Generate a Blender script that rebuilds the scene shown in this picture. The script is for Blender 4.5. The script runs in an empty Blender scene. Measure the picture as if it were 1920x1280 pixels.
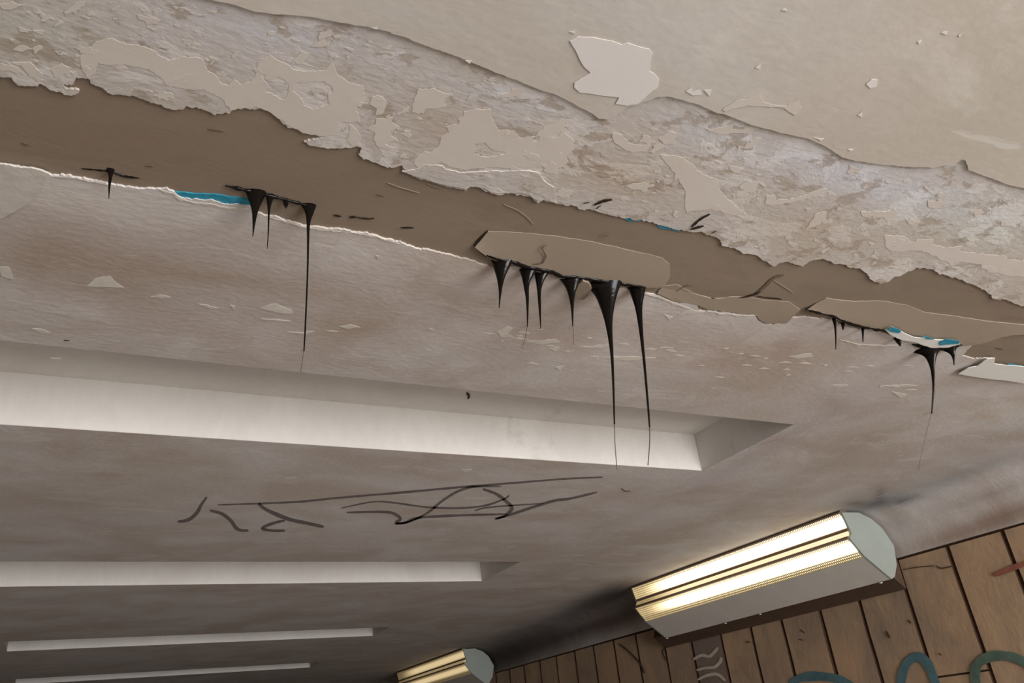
import bpy, math, random
import numpy as np
from mathutils import Vector, Matrix, geometry, noise

sc = bpy.context.scene
COL = sc.collection
random.seed(7)

# ------------------------------------------------------------------ camera, world, light
S = 0.8                 # metres per survey unit (ceiling is 1 unit above the lens)
CZ = 1.6                # lens height
H = CZ + S              # ceiling height
F = 1496.09
R = np.array([[0.88587484, -0.45232267, -0.10310174],
              [-0.12364342, -0.44439584, 0.88725681],
              [-0.44714435, -0.77325063, -0.44960582]])
RT = R.T
cam_data = bpy.data.cameras.new('camera')
cam_data.sensor_width = 36.0
cam_data.lens = 36.0 * F / 1920.0
cam_data.clip_start = 0.02
cam = bpy.data.objects.new('camera', cam_data)
m = Matrix([list(RT[0]) + [0], list(RT[1]) + [0], list(RT[2]) + [CZ], [0, 0, 0, 1]])
cam.matrix_world = m
COL.objects.link(cam)
sc.camera = cam

world = bpy.data.worlds.new('world')
sc.world = world
world.use_nodes = True
bg = world.node_tree.nodes['Background']
bg.inputs[0].default_value = (0.80, 0.88, 1.0, 1)
bg.inputs[1].default_value = 0.9


def area(name, loc, rot, sx, sy, power, color):
    l = bpy.data.lights.new(name, 'AREA')
    l.shape = 'RECTANGLE'
    l.size, l.size_y = sx, sy
    l.energy = power
    l.color = color
    o = bpy.data.objects.new(name, l)
    o.location = loc
    o.rotation_euler = rot
    COL.objects.link(o)
    return o


# daylight coming in through the open mouth of the underpass behind the camera
area('daylight', (1.9, -3.9, 1.2), (math.radians(90), 0, 0), 2.6, 2.3, 345, (1.0, 0.998, 1.0))
sc.view_settings.view_transform = 'Standard'
sc.view_settings.look = 'None'
sc.view_settings.gamma = 1
sc.view_settings.use_curve_mapping = False
sc.view_settings.exposure = 0.0

# ------------------------------------------------------------------ helpers


def lin(c):
    return tuple(((v / 255) / 12.92 if v / 255 <= 0.04045 else ((v / 255 + 0.055) / 1.055) ** 2.4) for v in c)


def ray(x, y):
    return RT @ np.array([(x - 960) / F, -(y - 640) / F, -1.0])


def P(x, y, z=H):
    """point on the horizontal plane z seen in direction (x, y)"""
    d = ray(x, y)
    k = (z - CZ) / d[2]
    return Vector((d[0] * k, d[1] * k, z))


def WX(x, y, X):
    d = ray(x, y)
    k = X / d[0]
    return Vector((X, d[1] * k, CZ + d[2] * k))


def project(pts):
    q = (np.asarray(pts) - np.array([0, 0, CZ])) @ R.T
    zz = np.minimum(q[:, 2], -1e-4)
    return np.stack([960 + F * q[:, 0] / -zz, 640 - F * q[:, 1] / -zz], 1)


def resample(pts, step):
    out = []
    for a, b in zip(pts[:-1], pts[1:]):
        n = max(1, int(math.hypot(b[0] - a[0], b[1] - a[1]) / step))
        for i in range(n):
            t = i / n
            out.append((a[0] + (b[0] - a[0]) * t, a[1] + (b[1] - a[1]) * t))
    out.append(pts[-1])
    return out


def jag(pts, amp=2.0, step=4.0, closed=False, seed=0.0):
    p = list(pts)
    if closed:
        p = p + [p[0]]
    r = resample(p, step)
    out = []
    for i, (x, y) in enumerate(r):
        dx = (noise.noise(Vector((x / 22, y / 22, seed))) * 1.6 + noise.noise(Vector((x / 7, y / 7, seed + 5))) * 1.2
              + noise.noise(Vector((x / 3, y / 3, seed + 9))) * .6) * amp
        dy = (noise.noise(Vector((x / 22, y / 22, seed + 30))) * 1.6 + noise.noise(Vector((x / 7, y / 7, seed + 35))) * 1.2
              + noise.noise(Vector((x / 3, y / 3, seed + 39))) * .6) * amp
        out.append((x + dx, y + dy))
    if closed:
        out = out[:-1]
    return out


def smooth(pts, n=6):
    """Catmull-Rom"""
    if len(pts) < 3:
        return resample(pts, 6)
    p = [pts[0]] + list(pts) + [pts[-1]]
    out = []
    for i in range(1, len(p) - 2):
        p0, p1, p2, p3 = (np.array(p[i + k], float) for k in (-1, 0, 1, 2))
        for j in range(n):
            t = j / n
            out.append(tuple(0.5 * ((2 * p1) + (-p0 + p2) * t + (2 * p0 - 5 * p1 + 4 * p2 - p3) * t * t + (-p0 + 3 * p1 - 3 * p2 + p3) * t ** 3)))
    out.append(tuple(pts[-1]))
    return out


def inside(poly, pts):
    poly = np.asarray(poly)
    x, y = pts[:, 0], pts[:, 1]
    r = np.zeros(len(pts), bool)
    x0, y0 = poly[:, 0], poly[:, 1]
    x1, y1 = np.roll(x0, -1), np.roll(y0, -1)
    for a, b, c, d in zip(x0, y0, x1, y1):
        if b == d:
            continue
        r ^= ((b > y) != (d > y)) & (x < (c - a) * (y - b) / (d - b) + a)
    return r


def link(name, me, mat, parent=None):
    o = bpy.data.objects.new(name, me)
    COL.objects.link(o)
    if mat is not None and len(me.materials) == 0:
        me.materials.append(mat)
    if parent is not None:
        o.parent = parent
    return o


def tag(o, label=None, cat=None, group=None, kind=None):
    if label: o['label'] = label
    if cat: o['category'] = cat
    if group: o['group'] = group
    if kind: o['kind'] = kind
    return o


def mesh(name, verts, faces, mat, parent=None, smooth_shade=False):
    me = bpy.data.meshes.new(name)
    me.from_pydata([tuple(v) for v in verts], [], faces)
    me.update()
    if smooth_shade:
        me.polygons.foreach_set('use_smooth', [True] * len(me.polygons))
    return link(name, me, mat, parent)


def box_geo(x0, x1, y0, y1, z0, z1, b=0.0):
    if b <= 0:
        v = [(x, y, z) for z in (z0, z1) for y in (y0, y1) for x in (x0, x1)]
        f = [(0, 2, 3, 1), (4, 5, 7, 6), (0, 1, 5, 4), (2, 6, 7, 3), (0, 4, 6, 2), (1, 3, 7, 5)]
        return v, f
    import bmesh
    bm = bmesh.new()
    bmesh.ops.create_cube(bm, size=1)
    for q in bm.verts:
        q.co = Vector((x0 + (q.co.x + .5) * (x1 - x0), y0 + (q.co.y + .5) * (y1 - y0), z0 + (q.co.z + .5) * (z1 - z0)))
    bmesh.ops.bevel(bm, geom=bm.edges[:], offset=b, segments=1, affect='EDGES')
    bm.verts.index_update()
    v = [tuple(q.co) for q in bm.verts]
    f = [[q.index for q in fc.verts] for fc in bm.faces]
    bm.free()
    return v, f


def join_geo(lst):
    V, Fc = [], []
    for v, f in lst:
        o = len(V)
        V += list(v)
        Fc += [tuple(i + o for i in q) for q in f]
    return V, Fc


# ------------------------------------------------------------------ stains (dirt on the plaster and painted cove shade, per-vertex albedo)
# (cx, cy, rx, ry, angle_deg, (r,g,b) multiplier, strength)
BLOBS_FAR = []
BLOBS_NEAR = []


def tints(pts, blobs):
    px = project(pts)
    t = np.ones((len(pts), 3))
    for cx, cy, rx, ry, an, c, s in blobs:
        a = math.radians(an)
        dx, dy = px[:, 0] - cx, px[:, 1] - cy
        u = (dx * math.cos(a) + dy * math.sin(a)) / rx
        v = (-dx * math.sin(a) + dy * math.cos(a)) / ry
        w = s * np.exp(-(u * u + v * v))
        t *= 1 + w[:, None] * (np.array(c)[None, :] ** 1.5 - 1)
    return t


def set_tint(o, blobs):
    me = o.data
    pts = np.zeros(len(me.vertices) * 3)
    me.vertices.foreach_get('co', pts)
    t = tints(pts.reshape(-1, 3), blobs)
    a = me.attributes.new('tint', 'FLOAT_COLOR', 'POINT')
    a.data.foreach_set('color', np.concatenate([t, np.ones((len(t), 1))], 1).astype(np.float32).ravel())


def wave(x, y, amp, sc_):
    return amp * noise.noise(Vector((x * sc_, y * sc_ * 1.3, 3.1)))


def sheet(name, rings, z, thick, mat, parent=None, grid=None, und=None, blobs=None, hang=None):
    """horizontal layer: outline rings (world xy), visible underside at z, ragged side going up by thick"""
    pts2, edges = [], []
    for r in rings:
        o = len(pts2)
        n = len(r)
        pts2 += [Vector((p[0], p[1])) for p in r]
        edges += [(o + i, o + (i + 1) % n) for i in range(n)]
    nb = len(pts2)
    if grid is not None:
        g = np.asarray(grid)
        k = np.zeros(len(g), bool)
        for r in rings:
            k ^= inside([(p[0], p[1]) for p in r], g)
        pts2 += [Vector((a, b)) for a, b in g[k]]
    vo, eo, fo, ov, oe, of = geometry.delaunay_2d_cdt(pts2, edges, [], 0, 1e-6)
    cen = np.array([[sum(vo[i].x for i in f) / 3, sum(vo[i].y for i in f) / 3] for f in fo])
    k = np.zeros(len(cen), bool)
    for r in rings:
        k ^= inside([(p[0], p[1]) for p in r], cen)
    faces = [tuple(reversed(f)) for f, q in zip(fo, k) if q]

    def zz(x, y):
        d = z
        if und: d += wave(x, y, und[0], und[1])
        if hang: d -= hang(x, y)
        return d
    verts = [(v.x, v.y, zz(v.x, v.y)) for v in vo]
    # boundary edges -> sides
    cnt = {}
    for f in faces:
        for a, b in ((f[0], f[1]), (f[1], f[2]), (f[2], f[0])):
            cnt[(a, b)] = 1
    top = {}
    for (a, b) in list(cnt):
        if (b, a) not in cnt:
            for q in (a, b):
                if q not in top:
                    top[q] = len(verts)
                    verts.append((verts[q][0], verts[q][1], verts[q][2] + thick))
            faces.append((b, a, top[a], top[b]))
    o = mesh(name, verts, faces, mat, parent)
    if blobs is not None:
        set_tint(o, blobs)
    return o


def gridpts(x0, x1, y0, y1, s):
    xs = np.arange(x0 + s / 2, x1, s)
    ys = np.arange(y0 + s / 2, y1, s)
    g = np.array(np.meshgrid(xs, ys)).reshape(2, -1).T
    rs = np.random.RandomState(3)
    return g + rs.uniform(-s * .2, s * .2, g.shape)


# ------------------------------------------------------------------ materials
def new_mat(name):
    m_ = bpy.data.materials.new(name)
    m_.use_nodes = True
    nt = m_.node_tree
    b = nt.nodes['Principled BSDF']
    b.inputs['Specular IOR Level'].default_value = 0.25
    return m_, nt, b


def nd(nt, t, **kw):
    n = nt.nodes.new(t)
    for k, v in kw.items():
        if k.startswith('i_'):
            n.inputs[k[2:].replace('_', ' ')].default_value = v
        else:
            setattr(n, k, v)
    return n


def mixc(nt, fac, a, b, blend='MIX'):
    n = nt.nodes.new('ShaderNodeMix')
    n.data_type = 'RGBA'
    n.blend_type = blend
    for inp, v in ((n.inputs[0], fac), (n.inputs[6], a), (n.inputs[7], b)):
        if hasattr(v, 'is_linked') or hasattr(v, 'links'):
            nt.links.new(v, inp)
        else:
            inp.default_value = v if not isinstance(v, tuple) else (*v, 1) if len(v) == 3 else v
    return n.outputs[2]


def noise_fac(nt, vec, scale, detail, rough, lo, hi, dist=0.0):
    n = nd(nt, 'ShaderNodeTexNoise')
    n.inputs['Scale'].default_value = scale
    n.inputs['Detail'].default_value = detail
    n.inputs['Roughness'].default_value = rough
    n.inputs['Distortion'].default_value = dist
    nt.links.new(vec, n.inputs['Vector'])
    r = nd(nt, 'ShaderNodeMapRange')
    r.inputs[1].default_value = lo
    r.inputs[2].default_value = hi
    nt.links.new(n.outputs[0], r.inputs[0])
    return r.outputs[0], n.outputs[0]


def plaster(name, base, soft, crisp, crisp_at=0.56, crisp_w=0.015, cs=9.0, ss=2.2, stretch=(1, 1.5, 1), rough=0.85, bump=0.25,
            bscale=60, fine=0.10, tint=True, pits=0.0, crisp2=None, crisp2_at=0.6, spec=0.25, crispf=1.0, flakes=None):
    m_, nt, b = new_mat(name)
    b.inputs['Roughness'].default_value = rough
    b.inputs['Specular IOR Level'].default_value = spec
    tc = nd(nt, 'ShaderNodeTexCoord')
    mp = nd(nt, 'ShaderNodeMapping')
    mp.inputs['Scale'].default_value = stretch
    nt.links.new(tc.outputs['Object'], mp.inputs['Vector'])
    v = mp.outputs[0]
    f1, _ = noise_fac(nt, v, ss, 6, .6, .38, .62, .6)
    c = mixc(nt, f1, lin(base), lin(soft))
    f2, raw2 = noise_fac(nt, v, cs, 8, .62, crisp_at - crisp_w, crisp_at + crisp_w, .5)
    if crisp is not None:
        if crispf < 1:
            mm = nd(nt, 'ShaderNodeMath', operation='MULTIPLY'); mm.inputs[1].default_value = crispf
            nt.links.new(f2, mm.inputs[0]); f2u = mm.outputs[0]
        else:
            f2u = f2
        c = mixc(nt, f2u, c, lin(crisp))
    if crisp2 is not None:
        f5, _ = noise_fac(nt, v, cs * 2.3, 9, .68, crisp2_at - .02, crisp2_at + .02, .3)
        c = mixc(nt, f5, c, lin(crisp2))
    # fine speckle
    f3, raw3 = noise_fac(nt, v, 45, 6, .7, .3, .7)
    mr = nd(nt, 'ShaderNodeMapRange'); mr.inputs[3].default_value = 1 - fine; mr.inputs[4].default_value = 1 + fine
    nt.links.new(f3, mr.inputs[0])
    comb = nd(nt, 'ShaderNodeCombineColor')
    for i in range(3): nt.links.new(mr.outputs[0], comb.inputs[i])
    c = mixc(nt, 1.0, c, comb.outputs[0], 'MULTIPLY')
    if pits > 0:
        f4, raw4 = noise_fac(nt, v, 30, 3, .5, .70 - pits, .74 - pits)
        c = mixc(nt, f4, c, tuple(x * .62 for x in lin(base)))
    if flakes is not None:
        # thin pale streaks, long in x
        mp2 = nd(nt, 'ShaderNodeMapping'); mp2.inputs['Scale'].default_value = (1, 5, 1)
        nt.links.new(tc.outputs['Object'], mp2.inputs['Vector'])
        f6, _ = noise_fac(nt, mp2.outputs[0], 4.5, 7, .6, .655, .70, .4)
        c = mixc(nt, f6, c, lin(flakes))
    m_['tinted'] = bool(tint)
    if tint:
        at = nd(nt, 'ShaderNodeAttribute', attribute_name='tint')
        c = mixc(nt, 1.0, c, at.outputs['Color'], 'MULTIPLY')
    nt.links.new(c, b.inputs['Base Color'])
    # relief
    nb = nd(nt, 'ShaderNodeTexNoise'); nb.inputs['Scale'].default_value = bscale; nb.inputs['Detail'].default_value = 6
    nt.links.new(v, nb.inputs['Vector'])
    add = nd(nt, 'ShaderNodeMath', operation='MULTIPLY_ADD')
    nt.links.new(f2, add.inputs[0]); add.inputs[1].default_value = 0.35
    nt.links.new(nb.outputs[0], add.inputs[2])
    bp = nd(nt, 'ShaderNodeBump'); bp.inputs['Strength'].default_value = bump; bp.inputs['Distance'].default_value = 0.004
    nt.links.new(add.outputs[0], bp.inputs['Height'])
    nt.links.new(bp.outputs[0], b.inputs['Normal'])
    return m_


def plain(name, col, rough=.6, spec=.3, var=0.08, scale=12, metal=0.0, bump=0.0):
    m_, nt, b = new_mat(name)
    tc = nd(nt, 'ShaderNodeTexCoord')
    f, raw = noise_fac(nt, tc.outputs['Object'], scale, 5, .6, .3, .7)
    c = mixc(nt, f, tuple(x * (1 - var) for x in lin(col)), tuple(min(1, x * (1 + var)) for x in lin(col)))
    nt.links.new(c, b.inputs['Base Color'])
    b.inputs['Roughness'].default_value = rough
    b.inputs['Specular IOR Level'].default_value = spec
    b.inputs['Metallic'].default_value = metal
    if bump:
        bp = nd(nt, 'ShaderNodeBump'); bp.inputs['Strength'].default_value = bump; bp.inputs['Distance'].default_value = .003
        nt.links.new(raw, bp.inputs['Height']); nt.links.new(bp.outputs[0], b.inputs['Normal'])
    return m_


M = {}
M['far'] = plaster('weathered_plaster', (187, 174, 163), (202, 195, 190), (210, 204, 198), crisp_at=.60, crisp_w=.06, cs=6, ss=2.4,
                   bump=.22, fine=.06, crispf=.5, flakes=(212, 204, 196))
M['coffer'] = plaster('painted_concrete', (206, 200, 193), (214, 209, 202), (184, 176, 168), crisp_at=.68, crisp_w=.04, cs=6, ss=3,
                      bump=.15, fine=.03, tint=False, crispf=.6, stretch=(1, 1, .5))
M['exposed'] = plaster('peeled_plaster', (194, 184, 173), (199, 192, 187), (211, 204, 197), crisp_at=.54, crisp_w=.02, cs=6, ss=3,
                       bump=.26, fine=.075, bscale=70, pits=.0, crisp2=(176, 163, 150), crisp2_at=.565, crispf=.9)
M['skin'] = plaster('old_ceiling_paint', (195, 184, 171), (203, 196, 187), (209, 202, 193), crisp_at=.60, crisp_w=.06, cs=4, ss=1.8,
                    bump=.10, fine=.035, crispf=.6, flakes=(208, 201, 192))
M['patch'] = plaster('pale_paint', (207, 196, 185), (210, 200, 190), None, ss=5, bump=.04, fine=.012, tint=False)
M['bright'] = plaster('fresh_pale_paint', (226, 219, 213), (228, 221, 215), None, ss=3, bump=.03, fine=.01, tint=False)
M['band'] = plaster('brown_mortar', (136, 121, 104), (143, 127, 110), (132, 116, 100), crisp_at=.6, crisp_w=.08, cs=4, ss=2, rough=.8,
                    bump=.08, fine=.02, stretch=(1, 3, 1))
M['slab'] = plaster('smeared_mortar', (149, 134, 117), (153, 138, 121), None, ss=3, bump=.05, fine=.015, tint=False, rough=.7)
M['grout'] = plain('rough_plaster', (200, 193, 183), .9, bump=.4, scale=40)


def tar_mat():
    m_, nt, b = new_mat('black_tar')
    b.inputs['Base Color'].default_value = (0.006, 0.0045, 0.0035, 1)
    b.inputs['Roughness'].default_value = .16
    b.inputs['Specular IOR Level'].default_value = .16
    tc = nd(nt, 'ShaderNodeTexCoord')
    f, raw = noise_fac(nt, tc.outputs['Object'], 120, 4, .6, .3, .7)
    bp = nd(nt, 'ShaderNodeBump'); bp.inputs['Strength'].default_value = .4; bp.inputs['Distance'].default_value = .001
    nt.links.new(raw, bp.inputs['Height']); nt.links.new(bp.outputs[0], b.inputs['Normal'])
    return m_


M['tar'] = tar_mat()
M['thin_tar'] = plain('thin_tar', (92, 80, 70), .4, .4)
M['soot'] = plain('tar_stain', (48, 38, 30), .7, .2, scale=80)
M['stain'] = plain('dark_stain', (112, 96, 80), .8, .2, scale=40)
M['blue'] = plain('blue_paint', (48, 138, 162), .5, .3, var=.25, scale=60)
M['cream'] = plain('cream_plaster', (210, 202, 190), .85, .2, scale=30, bump=.3)
M['flake'] = plain('white_paint_flake', (226, 224, 216), .6, .3, var=.03)
M['marker'] = plain('faded_marker', (116, 107, 103), .8, .1, var=.2, scale=30)
M['panel'] = plaster('buff_wall_panel', (180, 149, 118), (150, 129, 109), (190, 160, 128), crisp_at=.58, crisp_w=.08, cs=5, ss=3, stretch=(1, 1, .6),
                     bump=.3, fine=.06, tint=False, crispf=.6, pits=-.02)
M['panel_grey'] = plaster('greyed_wall_panel', (134, 118, 106), (126, 110, 100), (140, 124, 110), crisp_at=.58, crisp_w=.08, cs=5, ss=3, tint=False, crispf=.5)
M['backing'] = plain('dark_joint', (74, 54, 42), .9, .1)
M['crack'] = plain('dark_crack', (82, 62, 48), .9, .1)
M['brown_strip'] = plain('dark_brown', (84, 66, 54), .85, .1, scale=20)
M['white_metal'] = plain('painted_metal', (152, 157, 149), .45, .4, var=.05, scale=8)
M['grey_metal'] = plain('grey_painted_metal', (205, 198, 188), .5, .35, var=.05, scale=8)
M['screw'] = plain('bright_screw', (240, 240, 232), .25, .6, metal=.3)
M['spray_blue'] = plain('blue_spray', (84, 112, 118), .7, .2, var=.2, scale=15)
M['spray_green'] = plain('green_blue_spray', (92, 110, 98), .7, .2, var=.2, scale=15)
M['spray_red'] = plain('red_spray', (148, 92, 76), .7, .2, var=.2, scale=25)
M['spray_white'] = plain('white_spray', (196, 182, 168), .7, .2, var=.1, scale=25)
M['floor'] = plain('concrete_floor', (186, 183, 180), .9, .2, scale=3)
M['wall'] = plain('left_wall_paint', (104, 92, 82), .9, .2, scale=3)

# ------------------------------------------------------------------ stains and painted cove shade
FB = BLOBS_FAR
br = (.84, .77, .71)
gr = (.93, .94, .97)
FB += [(300, 500, 330, 60, 8, br, .75), (60, 470, 160, 70, 8, br, .55), (760, 560, 190, 60, 8, br, .55), (1050, 600, 160, 60, 9, br, .4),
       (1420, 700, 220, 60, 10, br, .35), (1330, 640, 200, 50, 10, (.92, .86, .82), .5), (650, 610, 160, 30, 8, (.88, .82, .76), .6),
       (300, 600, 380, 28, 7, (1.05, 1.05, 1.07), .6), (1000, 640, 240, 22, 8, (1.08, 1.07, 1.08), .6), (1250, 665, 160, 16, 8, (1.08, 1.07, 1.08), .6),
       (150, 370, 200, 28, 10, (1.08, 1.06, 1.02), .7), (800, 490, 200, 20, 14, (1.07, 1.04, 1.02), .6),
       (1500, 800, 260, 30, -28, gr, .6), (1650, 760, 200, 26, -28, (.88, .85, .82), .5), (1620, 830, 260, 20, -27, (.85, .82, .78), .5),
       (1420, 850, 180, 14, -30, (.86, .82, .80), .5), (1560, 650, 140, 40, 10, br, .35),
       (250, 880, 260, 50, 4, (.93, .90, .85), .6), (480, 940, 240, 25, 3, (1.05, 1.05, 1.06), .4), (200, 960, 200, 35, 4, (.90, .88, .86), .6),
       # soot and damp around the lamps; soot plus painted shadow along the cove
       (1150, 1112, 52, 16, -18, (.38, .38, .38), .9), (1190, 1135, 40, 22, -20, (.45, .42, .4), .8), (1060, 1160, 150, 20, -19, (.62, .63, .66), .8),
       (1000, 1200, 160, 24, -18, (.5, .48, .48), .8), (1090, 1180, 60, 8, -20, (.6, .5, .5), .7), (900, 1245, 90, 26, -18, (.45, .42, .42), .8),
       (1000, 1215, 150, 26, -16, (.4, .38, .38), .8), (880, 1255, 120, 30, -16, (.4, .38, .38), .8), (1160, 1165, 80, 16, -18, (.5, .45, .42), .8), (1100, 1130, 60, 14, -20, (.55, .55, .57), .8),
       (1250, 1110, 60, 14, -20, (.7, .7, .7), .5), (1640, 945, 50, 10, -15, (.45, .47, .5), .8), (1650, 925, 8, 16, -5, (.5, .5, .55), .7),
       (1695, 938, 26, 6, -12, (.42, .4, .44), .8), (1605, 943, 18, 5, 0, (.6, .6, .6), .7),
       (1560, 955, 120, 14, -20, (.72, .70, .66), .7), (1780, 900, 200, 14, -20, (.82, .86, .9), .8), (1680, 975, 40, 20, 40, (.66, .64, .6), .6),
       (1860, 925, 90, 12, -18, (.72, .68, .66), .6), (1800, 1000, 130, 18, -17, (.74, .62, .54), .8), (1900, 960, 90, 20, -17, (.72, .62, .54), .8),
       (1860, 830, 160, 30, -25, (.93, .95, .97), .5), (1900, 770, 80, 20, -10, (1.02, 1.04, 1.0), .6)]
NB = BLOBS_NEAR
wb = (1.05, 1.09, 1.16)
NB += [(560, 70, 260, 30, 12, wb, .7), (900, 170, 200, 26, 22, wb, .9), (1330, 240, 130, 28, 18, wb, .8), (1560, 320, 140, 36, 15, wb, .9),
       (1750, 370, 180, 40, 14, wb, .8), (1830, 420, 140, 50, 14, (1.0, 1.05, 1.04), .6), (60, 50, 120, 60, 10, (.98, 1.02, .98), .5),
       (1050, 170, 40, 40, 20, wb, .5), (1170, 330, 130, 60, 15, (.93, .88, .82), .8), (1020, 235, 60, 14, -30, (.85, .8, .72), .6),
       (1500, 420, 130, 50, 12, (.94, .9, .84), .7), (830, 250, 120, 40, 15, (.92, .87, .82), .6), (1650, 500, 100, 30, 10, (1.03, 1.03, 1.02), .5),
       (150, 90, 60, 20, 0, (.9, .89, .87), .6), (640, 130, 60, 25, 10, (.92, .9, .87), .5)]
SB_ = [(520, 12, 130, 20, 6, (1.08, 1.09, 1.10), .9), (1000, 90, 120, 30, 20, (.95, .93, .9), .5), (1050, 190, 60, 20, 20, (.95, .91, .88), .6),
       (1750, 60, 200, 60, -30, (1.04, 1.05, 1.04), .5), (1870, 200, 120, 80, -30, (.95, .96, .93), .6), (1560, 120, 160, 60, 0, (1.02, 1.01, 1.02), .4),
       (1350, 80, 150, 7, -48, (1.08, 1.08, 1.07), .7), (1350, 120, 120, 5, -48, (1.07, 1.07, 1.06), .6), (1400, 50, 14, 30, 30, (.88, .86, .84), .7),
       (1447, 80, 8, 6, 0, (.85, .82, .8), .7), (1700, 130, 40, 20, -20, (.93, .94, .92), .5), (1830, 150, 150, 14, -35, (1.05, 1.05, 1.04), .5)]
BB = [(200, 260, 300, 60, 10, (.95, .91, .90), .7), (1000, 340, 200, 20, 12, (.92, .92, .92), .5), (900, 440, 200, 30, 12, (1.03, 1.02, 1.0), .5),
      (1350, 520, 120, 40, 10, (1.05, 1.05, 1.05), .5)]

# ------------------------------------------------------------------ ceiling outlines (surveyed from the picture, unprojected on the ceiling)
UE = [(0, 143), (20, 144), (30, 158), (50, 163), (70, 165), (77, 158), (101, 170), (118, 175), (134, 181), (148, 177), (150, 170), (128, 166), (111, 158), (138, 160), (143, 144),
      (165, 149), (170, 156), (188, 165), (208, 175), (235, 180), (249, 181), (269, 188), (286, 193), (302, 195), (309, 202), (322, 206), (343, 206),
      (348, 198), (370, 202), (386, 208), (403, 215), (417, 213), (432, 210), (437, 207), (460, 203), (484, 203), (504, 208), (514, 215), (521, 223),
      (537, 235), (564, 247), (591, 254), (612, 258), (571, 265), (591, 274), (615, 280), (640, 277), (677, 277), (674, 289), (684, 299),
      (707, 307), (724, 314), (754, 311), (774, 331), (801, 338), (828, 348), (855, 353), (875, 356), (882, 351), (905, 354), (925, 363),
      (949, 364), (976, 364), (993, 368), (1009, 380), (1020, 375), (1043, 383), (1073, 383), (1090, 390), (1110, 395), (1124, 398), (1154, 405),
      (1171, 411), (1211, 413), (1231, 420), (1280, 432), (1300, 434), (1330, 439), (1347, 448), (1357, 460), (1391, 471), (1414, 478), (1428, 486),
      (1448, 498), (1468, 491), (1488, 495), (1508, 498), (1515, 491), (1532, 486), (1562, 491), (1582, 498), (1609, 503), (1626, 515), (1636, 525),
      (1650, 532), (1673, 523), (1697, 513), (1717, 503), (1733, 502), (1750, 505), (1764, 515), (1791, 520), (1811, 530), (1831, 538), (1851, 547),
      (1864, 559), (1891, 565), (1912, 572), (1960, 578), (2100, 610)]
LE = [(0, 308), (34, 314), (67, 317), (91, 325), (97, 330), (121, 329), (151, 334), (188, 342), (202, 345), (235, 350), (269, 354), (312, 353), (322, 359),
      (333, 367), (359, 374), (396, 374), (430, 384), (453, 383), (467, 385), (480, 397), (504, 405), (537, 414), (564, 421), (588, 426), (615, 429),
      (640, 431), (674, 436), (704, 441), (717, 448), (751, 455), (781, 466), (815, 471), (842, 478), (875, 486), (909, 497), (926, 500), (940, 495),
      (975, 500), (1030, 513), (1080, 522), (1100, 530), (1150, 538), (1211, 550), (1241, 555), (1261, 565), (1280, 569), (1307, 570), (1310, 582), (1330, 582),
      (1364, 585), (1391, 589), (1414, 589), (1423, 601), (1434, 606), (1475, 606), (1485, 596), (1508, 595), (1535, 598), (1559, 599), (1582, 612),
      (1602, 616), (1629, 617), (1660, 624), (1676, 632), (1700, 638), (1730, 648), (1750, 651), (1784, 649), (1804, 648), (1821, 649), (1804, 668),
      (1834, 673), (1864, 673), (1864, 683), (1920, 690), (1980, 700), (2100, 725)]
SB = [(250, -45), (330, -18), (396, 0), (423, 5), (450, 13), (477, 22), (511, 26), (551, 29), (584, 32), (640, 43), (684, 50), (727, 59), (768, 74), (801, 87),
      (842, 101), (882, 116), (929, 136), (976, 153), (1009, 168), (1036, 175), (1063, 188), (1090, 202), (1110, 213), (1124, 223), (1140, 225),
      (1157, 215), (1177, 202), (1204, 193), (1231, 183), (1255, 181), (1280, 187), (1314, 198), (1340, 210), (1367, 217), (1398, 230),
      (1431, 240), (1468, 250), (1515, 260), (1539, 270), (1562, 282), (1579, 296), (1602, 301), (1636, 306), (1676, 311), (1710, 314), (1750, 314),
      (1784, 309), (1804, 299), (1811, 302), (1817, 319), (1844, 329), (1871, 339), (1901, 349), (1920, 353), (1990, 372), (2100, 400)]

XL, XR = -2.18 * S, 3.93 * S
XW, XLW = 4.2 * S, -2.45 * S
YN, YF = -3.6, 15.5
ZC = CZ + .735 * S          # springing of the cove


def to_world(px, z=H):
    return [tuple(P(x, y, z)[:2]) for x, y in px]


grid_near = gridpts(XL, XR, -2.6, 1.9, .03)
grid_near = grid_near[grid_near[:, 1] > -.2]
grid_far = np.concatenate([gridpts(XL, XR, .7, 4.6, .03), gridpts(XL, XR, 4.6, 9, .05), gridpts(XL, XR, 9, YF, .12)])

COF = [(2.055, 2.62), (4.375, 4.935), (6.77, 7.23), (8.98, 9.42), (11.3, 11.8), (13.6, 14.1), (15.9, 16.4)]
CX0, CX1, CD = -.387 * S, 2.408 * S, .17 * S

le = to_world(jag(LE, 1.7, 3.0, seed=2))
ring = [(XL, le[0][1] - .02)] + le + [(XR, le[-1][1] + .03), (XR, YF), (XL, YF)]
edge_y = list(np.arange(le[-1][1] + .1, YF, .05))
ring = [(XL, le[0][1] - .02)] + le + [(XR, le[-1][1] + .03)] + [(XR, y) for y in edge_y] + [(XR, YF), (XL, YF)]
rings = [ring] + [[(CX0, a * S), (CX1, a * S), (CX1, b * S), (CX0, b * S)] for a, b in COF]
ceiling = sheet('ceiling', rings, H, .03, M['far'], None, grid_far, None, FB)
tag(ceiling, kind='structure')

for a, b in COF:
    v, f = box_geo(CX0 + .0015, CX1 - .0015, a * S + .0015, b * S - .0015, H + .0004, H + CD)
    f = [f[1]] + f[2:]
    # subdivided slightly uneven surface is not needed: inner faces only
    o = mesh('coffer', v, [tuple(reversed(q)) for q in f], M['coffer'], ceiling)

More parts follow.
